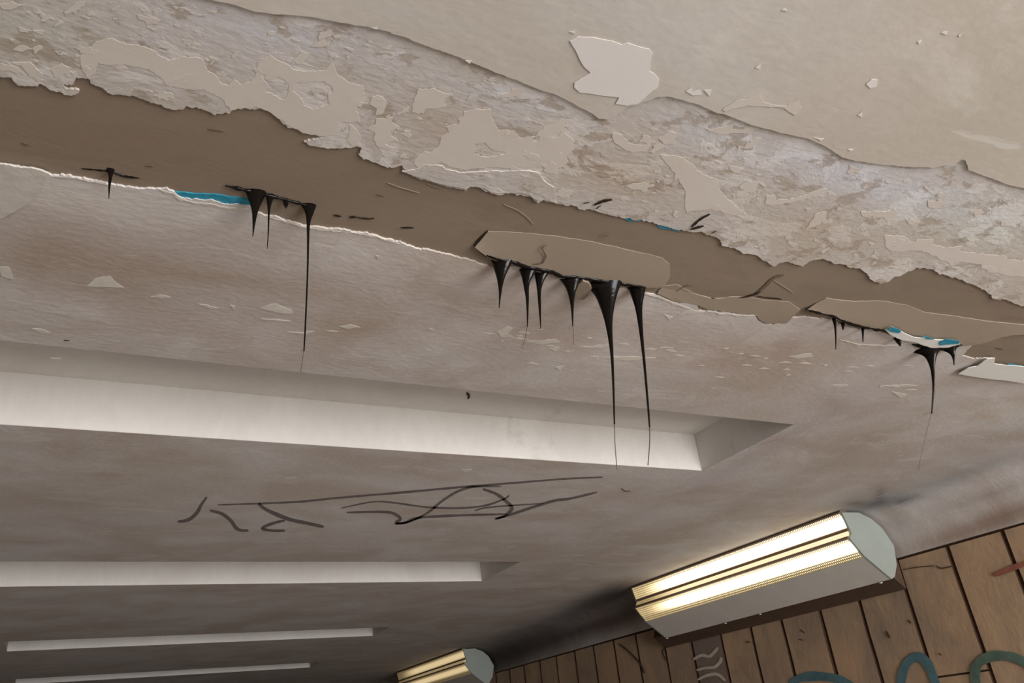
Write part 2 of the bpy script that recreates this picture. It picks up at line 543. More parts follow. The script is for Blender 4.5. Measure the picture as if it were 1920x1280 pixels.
ue = to_world(jag(UE, 2.3, 2.2, seed=11))
near = sheet('peeled_layer', [[(XL, YN), (XR, YN), (XR, ue[-1][1] + .02)] + ue[::-1] + [(XL, ue[0][1] - .02)]], H, .03, M['exposed'], ceiling,
             grid_near, None, NB)
sb = to_world(jag(SB, 1.0, 4, seed=21), H - .0035)
skin = sheet('paint_layer', [[(XL, YN), (XR, YN), (XR, sb[-1][1] + .02)] + sb[::-1] + [(XL, sb[0][1] - .1)]], H - .0035, .0035, M['skin'], ceiling,
             grid_near, None, SB_)
band = sheet('mortar_joint', [[(XL, .55), (XR, .55), (XR, 1.63), (XL, 1.63)]], H + .0035, .002, M['band'], ceiling, gridpts(XL, XR, .5, 1.63, .04), (.0005, 3), BB)


NPATCH = [0]


def patch(name, px, mat, z=H - .0004, thick=.0004, amp=1.0, step=3.5, holes=(), seed=0, parent=None, hang=None, grid=None, label=None):
    NPATCH[0] += 1
    z -= NPATCH[0] * 1.5e-6
    rs = [to_world(jag(px, amp, step, True, seed), z)] + [to_world(jag(h, amp, step, True, seed + 1), z) for h in holes]
    o = sheet(name, rs, z, thick, mat, parent or ceiling, grid, None, None, hang)
    if mat.get('tinted'): set_tint(o, NB if mat is M['exposed'] else [])
    if label: o['label'] = label
    return o


# pale paint islands left on the peeled layer
ISL = [
    ([(165, 148), (152, 125), (150, 105), (180, 78), (210, 72), (240, 84), (275, 87), (296, 102), (318, 114), (345, 107), (378, 109), (390, 134), (406, 141),
      (413, 155), (427, 161), (437, 148), (453, 158), (470, 151), (478, 143), (485, 116), (505, 104), (521, 113), (537, 123), (551, 131), (584, 134), (611, 131),
      (624, 120), (630, 138), (655, 155), (682, 160), (680, 188), (667, 200), (676, 232), (640, 228), (636, 236), (626, 251), (610, 256), (591, 253), (564, 246), (537, 234),
      (521, 222), (512, 214), (500, 207), (484, 202), (460, 202), (434, 209), (430, 202), (410, 181), (386, 170), (353, 166), (316, 160), (296, 144),
      (279, 129), (235, 121), (183, 120), (180, 135)],
     [[(487, 139), (524, 144), (544, 161), (541, 175), (534, 185), (521, 183), (511, 176), (497, 171), (500, 158)],
      [(554, 155), (605, 153), (621, 161), (625, 173), (615, 175), (618, 195), (588, 205), (571, 198), (568, 185), (551, 171)]]),
    ([(774, 188), (788, 168), (815, 165), (828, 173), (850, 178), (835, 185), (836, 201), (821, 205), (798, 203), (791, 213), (774, 212)], []),
    ([(700, 181), (717, 178), (724, 195), (721, 208), (714, 217), (704, 215), (707, 205), (694, 195)], []),
    ([(707, 222), (727, 223), (741, 232), (749, 238), (732, 245), (734, 255), (747, 265), (721, 269), (737, 279), (731, 282), (707, 275), (700, 262),
      (704, 249), (689, 242), (704, 232)], []),
    ([(872, 208), (919, 203), (920, 218), (929, 232), (934, 242), (962, 247), (976, 259), (1003, 254), (1026, 238), (1043, 228), (1056, 222), (1058, 249),
      (1077, 265), (1073, 282), (1060, 296), (1043, 306), (1033, 314), (993, 314), (962, 312), (942, 316), (915, 314), (889, 317), (862, 319),
      (842, 312), (828, 304), (791, 309), (774, 302), (788, 292), (821, 279), (828, 255), (842, 249), (835, 235), (862, 232)],
     [[(892, 269), (909, 267), (926, 282), (959, 286), (929, 294), (902, 296), (889, 286)], [(998, 258), (1012, 254), (1010, 263), (1000, 264)],
      [(1036, 250), (1052, 246), (1046, 256), (1034, 262)]]),
    ([(1237, 289), (1255, 290), (1283, 295), (1300, 312), (1313, 324), (1344, 336), (1347, 353), (1367, 376), (1397, 401), (1360, 401), (1334, 391), (1300, 395),
      (1284, 400), (1285, 360), (1270, 330), (1248, 305)], []),
    ([(1147, 249), (1164, 252), (1177, 265), (1194, 272), (1218, 269), (1211, 282), (1191, 286), (1167, 277), (1151, 265)], []),
    ([(1235, 259), (1255, 247), (1268, 249), (1261, 269), (1245, 272)], []),
    ([(1435, 383), (1438, 368), (1455, 366), (1458, 376), (1488, 373), (1522, 358), (1552, 354), (1542, 370), (1515, 370), (1482, 380), (1451, 385)], []),
    ([(1658, 441), (1697, 443), (1707, 453), (1730, 448), (1750, 446), (1750, 458), (1774, 465), (1804, 461), (1801, 471), (1831, 476), (1851, 478),
      (1885, 478), (1891, 488), (1930, 490), (1930, 520), (1885, 515), (1851, 510), (1838, 495), (1804, 491), (1784, 495), (1750, 480), (1730, 471),
      (1670, 470), (1661, 465)], []),
    ([(1512, 428), (1529, 401), (1550, 396), (1549, 411), (1532, 423)], []),
    ([(1613, 396), (1656, 396), (1680, 392), (1683, 404), (1666, 418), (1656, 407), (1616, 406)], []),
    ([(20, 118), (55, 117), (82, 140), (72, 152), (55, 142), (40, 125)], []),
    ([(93, 130), (112, 121), (133, 127), (128, 140), (104, 146)], []),
    ([(1332, 246), (1360, 236), (1378, 232), (1371, 243), (1385, 244), (1420, 233), (1426, 240), (1396, 250), (1350, 252)], []),
    ([(1390, 278), (1410, 262), (1428, 258), (1421, 270), (1402, 280)], []),
    ([(1030, 300), (1050, 290), (1066, 300), (1052, 316), (1036, 318)], []),
    ([(655, 232), (668, 240), (678, 262), (665, 274), (650, 262)], []),
]
for i, (o_, h_) in enumerate(ISL):
    patch('paint_patch', o_, M['patch'], amp=2.1, step=3, holes=h_, seed=40 + i * 3)
# many small flakes scattered over the peeled layer
UEa = np.array(UE, float); SBa = np.array(SB, float)
rnd = random.Random(5)
n_ = 0
while n_ < 240:
    x = rnd.uniform(0, 1920)
    yl = np.interp(x, np.sort(UEa[:, 0]), UEa[np.argsort(UEa[:, 0]), 1]) - 14
    yu = np.interp(x, SBa[:, 0], SBa[:, 1], left=0) + 14
    if x < 400: yu = 5
    y = rnd.uniform(yu, yl)
    if noise.noise(Vector((x / 120, y / 60, 4))) < -.05: continue
    w_ = rnd.uniform(2.5, 9) if n_ % 4 else rnd.uniform(9, 22)
    h2 = w_ * rnd.uniform(.3, .6)
    an = math.radians(rnd.choice([rnd.uniform(-40, 5), 15]))
    pl = []
    for k in range(11):
        t = k / 11 * 2 * math.pi
        q = rnd.uniform(.45, 1.25)
        a, b = w_ * q * math.cos(t), h2 * q * math.sin(t)
        pl.append((x + a * math.cos(an) - b * math.sin(an), y + a * math.sin(an) + b * math.cos(an)))
    patch('paint_patch', pl, M['patch'], z=H - .0003, thick=.0003, amp=1.1, step=3, seed=100 + n_)
    n_ += 1

big = patch('paint_patch', [(1068, 77), (1083, 69), (1117, 71), (1144, 76), (1167, 84), (1177, 81), (1201, 89), (1218, 92), (1223, 101), (1219, 118), (1218, 133),
       (1228, 138), (1236, 151), (1233, 165), (1211, 181), (1194, 195), (1177, 198), (1154, 195), (1161, 183), (1134, 180), (1087, 173),
       (1077, 163), (1077, 155), (1107, 136), (1093, 124), (1080, 97)], M['bright'], z=H - .0042, thick=.0007, amp=.7, step=4, seed=3,
      label='bright white patch of paint near the top of the ceiling')
for i, pl in enumerate([
    [(1354, 205), (1381, 188), (1398, 186), (1424, 175), (1431, 191), (1455, 198), (1475, 198), (1495, 188), (1503, 202), (1490, 217), (1468, 202),
     (1441, 200), (1404, 198), (1384, 202), (1361, 210)],
    [(1285, 170), (1296, 163), (1300, 172), (1312, 168), (1316, 178), (1300, 180)], [(1320, 170), (1334, 168), (1330, 180)],
    [(1624, 158), (1634, 148), (1646, 150), (1644, 162), (1632, 166)], [(1466, 18), (1474, 16), (1476, 22)], [(1764, 62), (1776, 58), (1776, 65)],
    [(1796, 66), (1802, 62), (1801, 70)], [(1415, 128), (1425, 120), (1424, 130)], [(1608, 215), (1616, 208), (1617, 220)],
    [(1526, 258), (1545, 260), (1540, 264)], [(1590, 281), (1602, 279), (1596, 284)], [(1720, 78), (1729, 75), (1724, 84)], [(698, 52), (708, 50), (708, 55)],
    [(872, 113), (884, 114), (880, 119)], [(1068, 60), (1078, 57), (1078, 64)]]):
    patch('paint_patch', pl, M['bright'] if i not in (0,) else M['patch'], z=H - .0039, thick=.0004, amp=.9, step=4, seed=70 + i)

# rounded lip of lower plaster hanging over the joint
lip = [(170, 156), (180, 140), (184, 121), (235, 122), (279, 130), (296, 145), (316, 161), (353, 167), (386, 171), (410, 182), (428, 200), (430, 209), (417, 213), (403, 214),
       (386, 207), (370, 201), (350, 198), (343, 205), (322, 205), (309, 201), (302, 194), (286, 192), (269, 187), (249, 180), (235, 179), (208, 174), (188, 164)]
patch('plaster_lip', lip, M['exposed'], z=H + .0008, thick=.004, amp=1.0, step=4, seed=9)
lip2 = [(774, 318), (801, 309), (824, 312), (842, 318), (862, 324), (889, 322), (942, 321), (993, 320), (1010, 324), (1020, 340), (1040, 352), (1043, 380), (1020, 374),
        (1009, 378), (993, 366), (976, 362), (949, 362), (925, 361), (905, 352), (882, 350), (875, 354), (855, 351), (828, 346), (801, 336), (774, 329), (755, 322)]
patch('plaster_lip', lip2, M['exposed'], z=H - .001, thick=.006, amp=1.2, step=4, seed=15)

# mortar smears on the joint
def slope(up, lo, drop):
    U, L = np.array(up, float), np.array(lo, float)

    def fn(x, y):
        p = project(np.array([[x, y, H]]))[0]
        a = np.interp(p[0], U[:, 0], U[:, 1]); b = np.interp(p[0], L[:, 0], L[:, 1])
        t = min(1, max(0, (p[1] - a) / max(6, b - a)))
        return drop * t
    return fn


slab1 = [(915, 434), (976, 436), (1043, 443), (1110, 453), (1177, 468), (1241, 483), (1255, 495), (1256, 515), (1245, 532), (1211, 535), (1164, 530),
         (1104, 520), (1036, 515), (1033, 507), (1003, 503), (969, 495), (962, 490), (929, 483), (912, 475), (890, 458)]
patch('mortar_slab', slab1, M['slab'], z=H + .0028, thick=.002, grid=gridpts(-.5, 3, .8, 1.6, .012), hang=slope([(890, 436), (915, 434), (1043, 443), (1110, 453), (1177, 468), (1256, 492)], [(890, 462), (929, 483), (1036, 513), (1104, 520), (1256, 536)], .0075), amp=.5, step=6, seed=1, label='smooth pale brown mortar slab above the tar drips')
slab2 = [(1512, 577), (1549, 559), (1602, 565), (1656, 564), (1700, 572), (1733, 585), (1784, 592), (1851, 602), (1960, 612), (1960, 622), (1880, 628),
         (1840, 640), (1805, 645), (1797, 637), (1760, 636), (1730, 633), (1713, 630), (1690, 617), (1660, 614), (1629, 610), (1582, 596), (1562, 589), (1525, 584)]
patch('mortar_slab', slab2, M['slab'], z=H + .0028, thick=.002, grid=gridpts(-.5, 4, .8, 1.6, .015), hang=slope([(1512, 570), (1549, 559), (1656, 564), (1733, 585), (1784, 592), (1960, 612)], [(1512, 578), (1582, 596), (1690, 617), (1760, 636), (1797, 640), (1960, 640)], .0065), amp=.6, step=6, seed=2, label='long smooth mortar slab near the right edge')
slab3 = [(1232, 548), (1245, 536), (1270, 534), (1300, 550), (1335, 560), (1390, 556), (1430, 562), (1480, 566), (1500, 580), (1484, 594), (1474, 604), (1435, 604),
         (1424, 598), (1414, 587), (1391, 587), (1364, 582), (1330, 578), (1300, 568), (1262, 562)]
patch('mortar_slab', slab3, M['slab'], z=H + .0027, thick=.002, grid=gridpts(-.5, 4, .8, 1.6, .015), hang=slope([(1232, 540), (1300, 552), (1430, 562), (1500, 575)], [(1232, 552), (1330, 578), (1424, 600), (1484, 600)], .003), amp=1.0, step=5, seed=4)

# rough cream rim where the far plaster breaks off
for i, pl in enumerate([[(0, 308), (34, 313), (67, 316), (90, 325), (86, 337), (80, 352), (68, 370), (30, 396), (0, 411), (-30, 400), (-30, 305)]]):
    o = patch('plaster_patch', pl, M['grout'], z=H - .003, thick=.003, amp=1.2, step=4, seed=200 + i, label='rough pale plaster corner at the left edge')


def strip(pts, w0, w1, seed):
    up, lo = [], []
    q = resample(pts, 9)
    for i, (x, y) in enumerate(q):
        t = noise.noise(Vector((x / 18, y / 18, seed)))
        ww = w0 + (w1 - w0) * abs(t) * 2
        if i in (0, len(q) - 1): ww = .4
        up.append((x, y - ww * .1)); lo.append((x, y + ww * .7 * (1 + noise.noise(Vector((x / 6, y / 6, seed + 3))))))
    return up + lo[::-1]


for i, (pl, a, b) in enumerate([
    ([(97, 332), (121, 331), (151, 336), (188, 343), (204, 347)], 2, 6), ([(300, 356), (322, 361), (338, 372), (365, 380), (396, 382), (430, 390), (465, 392)], 2, 7),
    ([(504, 407), (537, 415), (564, 424), (588, 429), (616, 431), (640, 434)], 2, 7), ([(660, 436), (704, 443), (720, 449), (751, 457)], 1, 5),
    ([(1212, 552), (1241, 558), (1262, 567), (1310, 586)], 2, 6), ([(1325, 584), (1391, 591), (1416, 592)], 1, 4),
    ([(1575, 636), (1610, 645), (1660, 648), (1700, 644)], 1, 3)]):
    patch('plaster_rim', strip(pl, a, b, i * 7.1), M['cream'], z=H - .0006, thick=.0006, amp=1.0, step=3, seed=220 + i)
# loose flakes on the far plaster
FL = [[(161, 537), (178, 522), (208, 517), (215, 528), (232, 540), (201, 537), (181, 538)], [(283, 556), (300, 552), (320, 558), (300, 559)],
      [(372, 570), (385, 571), (407, 577), (390, 578)], [(485, 578), (505, 570), (515, 570), (546, 580), (549, 588), (520, 586)],
      [(-4, 501), (18, 501), (25, 524), (4, 518)], [(636, 612), (655, 608), (676, 614), (655, 616)], [(430, 572), (440, 572), (439, 580)],
      [(540, 623), (590, 622), (575, 627)], [(490, 597), (545, 601), (520, 603)], [(930, 622), (950, 612), (962, 616), (950, 626), (965, 634), (940, 632)],
      [(990, 640), (1040, 636), (1050, 641), (1010, 645)], [(1090, 650), (1130, 646), (1146, 638), (1135, 650), (1100, 652)], [(1030, 654), (1050, 650), (1042, 660)],
      [(1040, 688), (1060, 684), (1050, 694)], [(1130, 670), (1190, 668), (1230, 671), (1195, 675), (1150, 675)], [(1245, 590), (1262, 594), (1255, 600)],
      [(1248, 656), (1262, 656), (1256, 659)], [(95, 672), (115, 672), (106, 676)], [(1480, 668), (1520, 662), (1525, 668), (1500, 672)],
      [(1555, 722), (1590, 721), (1575, 725)], [(1650, 723), (1700, 720), (1720, 723), (1680, 726)], [(1355, 652), (1368, 651), (1364, 655)],
      [(705, 480), (712, 478), (710, 484)], [(865, 880), (885, 879), (880, 884), (868, 884)], [(60, 616), (76, 616), (94, 624), (80, 626)],
      [(1672, 735), (1700, 740), (1690, 747)], [(1465, 695), (1475, 690), (1480, 694)], [(1270, 590), (1290, 580), (1320, 584), (1300, 588)]]
for i, pl in enumerate(FL):
    patch('paint_flake', pl, M['cream'], z=H - .0005, thick=.0005, amp=.9, step=3.5, seed=300 + i)
# small ragged wisps between the coffer and the joint
for i in range(46):
    x = rnd.uniform(560, 1700)
    y = 610 + (x - 560) * .085 + rnd.gauss(0, 16)
    if x < 900 and rnd.random() < .6: continue
    L = rnd.uniform(6, 26)
    patch('paint_flake', [(x, y), (x + L * .5, y - rnd.uniform(.5, 3)), (x + L, y + L * .04), (x + L * .5, y + rnd.uniform(.8, 2.2))], M['cream'],
          z=H - .0004, thick=.0004, amp=.6, step=4, seed=400 + i)

# blue paint showing at the joint edge
for i, pl in enumerate([[(325, 360), (345, 361), (375, 364), (400, 364), (430, 369), (466, 374), (470, 384), (440, 384), (405, 379), (378, 375), (350, 377), (334, 371)],
                        [(1168, 408), (1200, 410), (1213, 414), (1180, 415)], [(1232, 422), (1262, 428), (1275, 434), (1240, 428)],
                        [(1890, 683), (1925, 688), (1925, 693), (1893, 688)]]):
    patch('blue_paint_patch', pl, M['blue'], z=H + .002, thick=.004, amp=.9, step=4, seed=500 + i, label='turquoise blue paint showing through')

# scratches and stains
for i, (pl, w_, mt) in enumerate([
    ([(727, 343), (750, 352), (786, 362)], 1.6, 'patch'), ([(945, 383), (965, 392), (985, 405), (1000, 420)], 1.6, 'patch'), ([(800, 345), (826, 354)], 1, 'patch'),
    ([(1453, 527), (1470, 538), (1487, 549)], 1.6, 'patch'), ([(1385, 558), (1412, 554), (1432, 540), (1450, 522), (1470, 516)], 5, 'stain'),
    ([(1390, 558), (1415, 552), (1425, 546)], 3, 'soot'), ([(1420, 556), (1448, 559), (1466, 561)], 2, 'soot'), ([(1308, 556), (1320, 561), (1342, 560)], 3.5, 'soot'),
    ([(1018, 493), (1023, 480), (1016, 465), (1025, 460)], 3.5, 'stain'), ([(1000, 495), (1018, 494)], 2, 'stain'),
    ([(655, 408), (668, 407)], 4, 'soot'), ([(668, 408), (690, 410), (702, 409)], 2, 'soot'), ([(752, 427), (775, 427)], 3, 'soot'),
    ([(625, 404), (640, 406)], 3, 'soot'), ([(1114, 385), (1130, 378), (1148, 374)], 4, 'soot'), ([(1094, 382), (1105, 380)], 3.5, 'soot'), ([(1118, 392), (1126, 386)], 2.5, 'soot'),
    ([(1296, 426), (1306, 418), (1316, 410), (1332, 402)], 3.5, 'soot'), ([(1294, 430), (1320, 424)], 4, 'soot'), ([(1334, 438), (1343, 434)], 2, 'soot'),
    ([(875, 736), (879, 742), (878, 748)], 5, 'soot'), ([(390, 242), (420, 246)], 2, 'stain'), ([(40, 268), (55, 272)], 3, 'stain'), ([(272, 311), (288, 312)], 2, 'stain'),
    ([(120, 638), (130, 639)], 3, 'soot'), ([(1785, 651), (1800, 652)], 3, 'soot'), ([(1868, 652), (1882, 655)], 3, 'stain'), ([(705, 364), (722, 368)], 2, 'stain'),
    ([(1130, 440), (1146, 443)], 3, 'stain'), ([(890, 456), (915, 432)], 2, 'soot'), ([(888, 458), (905, 476), (930, 490)], 3, 'soot'),
    ([(1265, 548), (1285, 536), (1300, 536)], 2, 'stain'), ([(1510, 578), (1560, 590), (1600, 606), (1660, 620), (1700, 632)], 6, 'soot')]):
    zl = H + .0024 if mt != 'patch' else H + .0025
    if i in (14, 15, 16, 17, 18, 19, 24, 28): zl = H - .0015
    if i in (8, 9): zl = H - .0045
    if i == 20: zl = H + CD - .002
    if i == len(range(33)) - 1: zl = H - .0005
    pts = smooth(pl, 4)
    up, lo = [], []
    for k, (x, y) in enumerate(pts):
        t = k / (len(pts) - 1)
        ww = w_ * (.35 + .65 * math.sin(math.pi * min(1, max(0, t))) ** .5) * .5 * (1 + .5 * noise.noise(Vector((x / 4, y / 4, i))))
        dx, dy = (pl[-1][0] - pl[0][0]), (pl[-1][1] - pl[0][1])
        L = math.hypot(dx, dy) or 1
        up.append((x + dy / L * ww, y - dx / L * ww)); lo.append((x - dy / L * ww, y + dx / L * ww))
    patch('scratch' if mt == 'patch' else 'tar_stain', up + lo[::-1], M['slab'] if mt == 'patch' else M[mt], z=zl, thick=.0008, amp=.5, step=3, seed=600 + i)


# ------------------------------------------------------------------ ribbons (paint strokes) on a plane
def ribbon(name, px, width, mat, mapper, nrm, parent, taper=True, lift=0.0):
    pts = smooth(px, 6)
    v, f = [], []
    n = len(pts)
    for k, p in enumerate(pts):
        a = np.array(pts[max(0, k - 1)]); b = np.array(pts[min(n - 1, k + 1)])
        d = b - a
        d = d / (np.hypot(*d) or 1)
        t = k / (n - 1)
        w_ = width * .5 * ((.45 + .55 * math.sin(math.pi * t) ** .4) if taper else 1) * (1 + .25 * noise.noise(Vector((p[0] / 20, p[1] / 20, 1.7))))
        for s in (1, -1):
            q = mapper(p[0] - d[1] * w_ * s, p[1] + d[0] * w_ * s)
            v.append(q + nrm * lift)
    m0 = len(v)
    v += [q - nrm * .0006 for q in v]
    for k in range(n - 1):
        a = 2 * k
        f.append((a, a + 1, a + 3, a + 2))
        f.append((a, a + 2, a + 2 + m0, a + m0)); f.append((a + 1, a + 1 + m0, a + 3 + m0, a + 3))
    return mesh(name, v, f, mat, parent)


DOWN = Vector((0, 0, -1))
for px, w_ in [([(408, 946), (490, 943), (560, 940), (640, 932), (760, 922), (870, 912), (960, 905), (1060, 897), (1130, 894)], 3.4),
               ([(388, 931), (378, 945), (370, 960), (357, 972), (345, 976), (333, 977)], 5), ([(394, 956), (415, 962), (432, 974), (441, 987), (450, 993), (466, 994)], 5.5),
               ([(485, 943), (500, 955), (540, 972), (575, 980), (607, 987)], 6), ([(535, 975), (510, 981), (492, 990), (510, 994), (535, 994)], 4.5),
               ([(640, 952), (700, 940), (740, 942), (800, 950), (860, 952), (910, 947), (945, 935), (955, 928)], 3),
               ([(650, 960), (720, 959), (740, 963), (751, 972), (742, 980), (760, 979), (785, 970), (850, 966), (950, 963)], 4.5),
               ([(930, 972), (955, 965), (1000, 950), (1040, 938), (1070, 934), (1120, 922)], 4.5),
               ([(742, 981), (765, 978), (800, 962), (830, 938), (860, 920), (890, 912), (940, 911)], 3.6),
               ([(905, 916), (930, 925), (950, 940), (960, 953), (945, 967), (928, 972)], 5), ([(890, 957), (920, 950), (1020, 943)], 2.4),
               ([(1165, 915), (1172, 920), (1182, 920)], 2)]:
    ribbon('graffiti_stroke', px, w_ * 1.2, M['marker'], lambda x, y: P(x, y, H), DOWN, ceiling, lift=.0008)

# ------------------------------------------------------------------ cove, walls, floor
NCV = 14
prof = [(XR + (XW - XR) * math.sin(a), ZC + (H - ZC) * math.cos(a)) for a in [math.pi / 2 * i / NCV for i in range(NCV + 1)]]
ys = list(np.arange(YN, 9, .06)) + list(np.arange(9, YF, .25)) + [YF]
v = [(x, y, z) for y in ys for x, z in prof]
n1 = NCV + 1
f = [(j * n1 + i, j * n1 + i + 1, (j + 1) * n1 + i + 1, (j + 1) * n1 + i) for j in range(len(ys) - 1) for i in range(NCV)]
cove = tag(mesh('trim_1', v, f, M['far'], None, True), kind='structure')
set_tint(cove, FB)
v = [(XL - (x - XR), y, z) for (x, y, z) in v]
cl = tag(mesh('trim_2', v, [tuple(reversed(q)) for q in f], M['far'], None, True), kind='structure')
set_tint(cl, [])

v, f = box_geo(XL - .4, XW + .3, YN - .6, YF, -.1, 0)
tag(mesh('floor', v, f, M['floor']), kind='structure')
v, f = box_geo(XLW - .15, XLW, YN, YF, 0, H + .3)
tag(mesh('wall_left', v, f, M['wall']), kind='structure')
v, f = box_geo(XLW, XW + .05, YF, YF + .15, 0, H + .3)
tag(mesh('wall_end', v, f, M['wall']), kind='structure')
v, f = box_geo(XW + .009, XW + .15, YN, YF, 0, H + .3)
wall = tag(mesh('wall_right', v, f, M['backing']), kind='structure')
v, f = box_geo(XLW - .15, XW + .15, YN, YF + .15, H + CD + .02, H + CD + .12)
mesh('ceiling_slab', v, f, M['wall'], ceiling)

# wall panels: joint positions measured along the wall (survey units)
J = [2.473, 2.798, 3.133, 3.471, 3.787, 4.126, 4.428, 4.747, 5.085, 5.42, 5.783, 6.12, 6.448, 6.778, 7.123]
J = [J[0] - .33 * k for k in range(14, 0, -1)] + J
while J[-1] < YF / S - .4: J.append(J[-1] + .334)
rp = random.Random(3)
for k in range(len(J) - 1):
    y0, y1 = J[k] * S + .0055, J[k + 1] * S - .0055
    dz = rp.uniform(-.004, .004)
    zt = ZC - .012 + dz
    off = rp.uniform(-.002, .002)
    segs = [(0.0, zt)]
    if abs(J[k] - 2.798) < 1e-3: segs = [(0.0, zt)]
    if abs(J[k] - 2.798) < 1e-3 or abs(J[k] - 3.133) < 1e-3:
        zj = WX(1722, 1274, XW)[2]
        segs = [(0.0, zj - .004), (zj + .004, zt)] if abs(J[k] - 2.798) < 1e-3 else segs
    for z0, z1 in segs:
        # panel with slightly wavy long edges
        n = 16 if z1 - z0 > .5 else 4
        vv, ff = [], []
        for s in range(n + 1):
            z = z0 + (z1 - z0) * s / n
            a = .004 * noise.noise(Vector((k * 3.3, z * 5, 1)))
            b = .004 * noise.noise(Vector((k * 3.3 + 9, z * 5, 1)))
            vv += [(XW + off + .03, y0 + a, z), (XW + off + .004, y0 + a, z), (XW + off, y0 + a + .005, z), (XW + off, y1 + b - .005, z),
                   (XW + off + .004, y1 + b, z), (XW + off + .03, y1 + b, z)]
        for s in range(n):
            for q in range(5):
                i0 = s * 6 + q
                ff.append((i0, i0 + 1, i0 + 7, i0 + 6))
        ff.append((5, 4, 3, 2, 1, 0)); e = n * 6
        ff.append((e, e + 1, e + 2, e + 3, e + 4, e + 5))
        pn = mesh('panel', vv, ff, M['panel_grey'] if abs(J[k] - 4.747) < 1e-3 else M['panel'], wall)
        pn.data.materials.append(M['backing'])
        for fi, pf in enumerate(pn.data.polygons):
            if fi < n * 5 and fi % 5 in (0, 1, 3, 4): pf.material_index = 1

IN = Vector((-1, 0, 0))
XS = XW - .0045
wmap = lambda x, y: WX(x, y, XS)
for px, w_, mt in [([(1478, 1300), (1490, 1276), (1515, 1268), (1545, 1268), (1575, 1274), (1602, 1290)], 17, 'spray_blue'),
                   ([(1688, 1290), (1693, 1258), (1703, 1240), (1718, 1231), (1732, 1236), (1745, 1256), (1756, 1290)], 17, 'spray_blue'),
                   ([(1832, 1290), (1828, 1258), (1840, 1238), (1868, 1229), (1900, 1232), (1935, 1248)], 19, 'spray_green'),
                   ([(1863, 1078), (1885, 1070), (1905, 1062), (1935, 1052)], 11, 'spray_red'),
                   ([(1300, 1236), (1316, 1228), (1330, 1230), (1342, 1219), (1346, 1213)], 6, 'spray_white'),
                   ([(1306, 1256), (1322, 1252), (1340, 1250), (1350, 1240), (1352, 1232)], 6, 'spray_white'),
                   ([(1308, 1274), (1325, 1266), (1345, 1264), (1360, 1276)], 6, 'spray_white')]:
    ribbon('graffiti_stroke', px, w_, M[mt], wmap, IN, wall, taper=mt in ('spray_red', 'spray_white'))
for px, w_ in [([(1692, 1068), (1720, 1063), (1755, 1060)], 1.6), ([(1755, 1060), (1765, 1065), (1785, 1061)], 2.6), ([(1160, 1206), (1180, 1222), (1200, 1244), (1208, 1262)], 3),
               ([(1245, 1200), (1248, 1212), (1242, 1222), (1250, 1240)], 2.4), ([(1702, 1162), (1708, 1168)], 7), ([(1500, 1180), (1508, 1186)], 4), ([(1498, 1198), (1506, 1200)], 3),
               ([(1399, 1203), (1406, 1203)], 5), ([(1660, 1182), (1668, 1196)], 5), ([(1759, 1224), (1765, 1228)], 5)]:
    ribbon('crack', px, w_, M['crack'], wmap, IN, wall)


# ------------------------------------------------------------------ light fittings
def lens_mat(name, gold, lo, hi, base, reach=.04):
    """lit acrylic: brightest over the two tubes (axes in local x/z), fading where the tubes end"""
    m_, nt, b = new_mat(name)
    b.inputs['Base Color'].default_value = base
    b.inputs['Roughness'].default_value = .3
    tc = nd(nt, 'ShaderNodeTexCoord')
    sp = nd(nt, 'ShaderNodeSeparateXYZ')
    nt.links.new(tc.outputs['Object'], sp.inputs[0])
    r = nd(nt, 'ShaderNodeMapRange'); r.interpolation_type = 'SMOOTHSTEP'
    r.inputs[1].default_value = 1.62; r.inputs[2].default_value = 1.15
    r.inputs[3].default_value = .05; r.inputs[4].default_value = 1
    nt.links.new(sp.outputs['Y'], r.inputs[0])
    cb = nd(nt, 'ShaderNodeCombineXYZ')
    nt.links.new(sp.outputs['X'], cb.inputs[0]); nt.links.new(sp.outputs['Z'], cb.inputs[2])
    ds = []
    for ax, az in ((3.826 * S, CZ + .935 * S), (3.848 * S, CZ + .800 * S), (3.831 * S, CZ + .868 * S)):
        dn = nd(nt, 'ShaderNodeVectorMath', operation='DISTANCE')
        dn.inputs[1].default_value = (ax, 0, az)
        nt.links.new(cb.outputs[0], dn.inputs[0])
        q = nd(nt, 'ShaderNodeMapRange'); q.interpolation_type = 'SMOOTHSTEP'
        q.inputs[1].default_value = reach if len(ds) < 2 else .030; q.inputs[2].default_value = .012
        nt.links.new(dn.outputs['Value'], q.inputs[0])
        ds.append(q.outputs[0])
    mx = nd(nt, 'ShaderNodeMath', operation='MAXIMUM')
    nt.links.new(ds[0], mx.inputs[0]); nt.links.new(ds[1], mx.inputs[1])
    mid = nd(nt, 'ShaderNodeMath', operation='MULTIPLY'); mid.inputs[1].default_value = .28
    nt.links.new(ds[2], mid.inputs[0])
    mx2 = nd(nt, 'ShaderNodeMath', operation='MAXIMUM')
    nt.links.new(mx.outputs[0], mx2.inputs[0]); nt.links.new(mid.outputs[0], mx2.inputs[1])
    mx = mx2
    fc = nd(nt, 'ShaderNodeMath', operation='MULTIPLY')
    nt.links.new(mx.outputs[0], fc.inputs[0]); nt.links.new(r.outputs[0], fc.inputs[1])
    st = nd(nt, 'ShaderNodeMapRange')
    st.inputs[3].default_value = lo; st.inputs[4].default_value = hi
    nt.links.new(fc.outputs[0], st.inputs[0])
    c = mixc(nt, fc.outputs[0], (1.0, .74, .36), (1.0, .78, .45) if gold else (1.0, .92, .76))
    nt.links.new(c, b.inputs['Emission Color'])
    nt.links.new(st.outputs[0], b.inputs['Emission Strength'])
    return m_


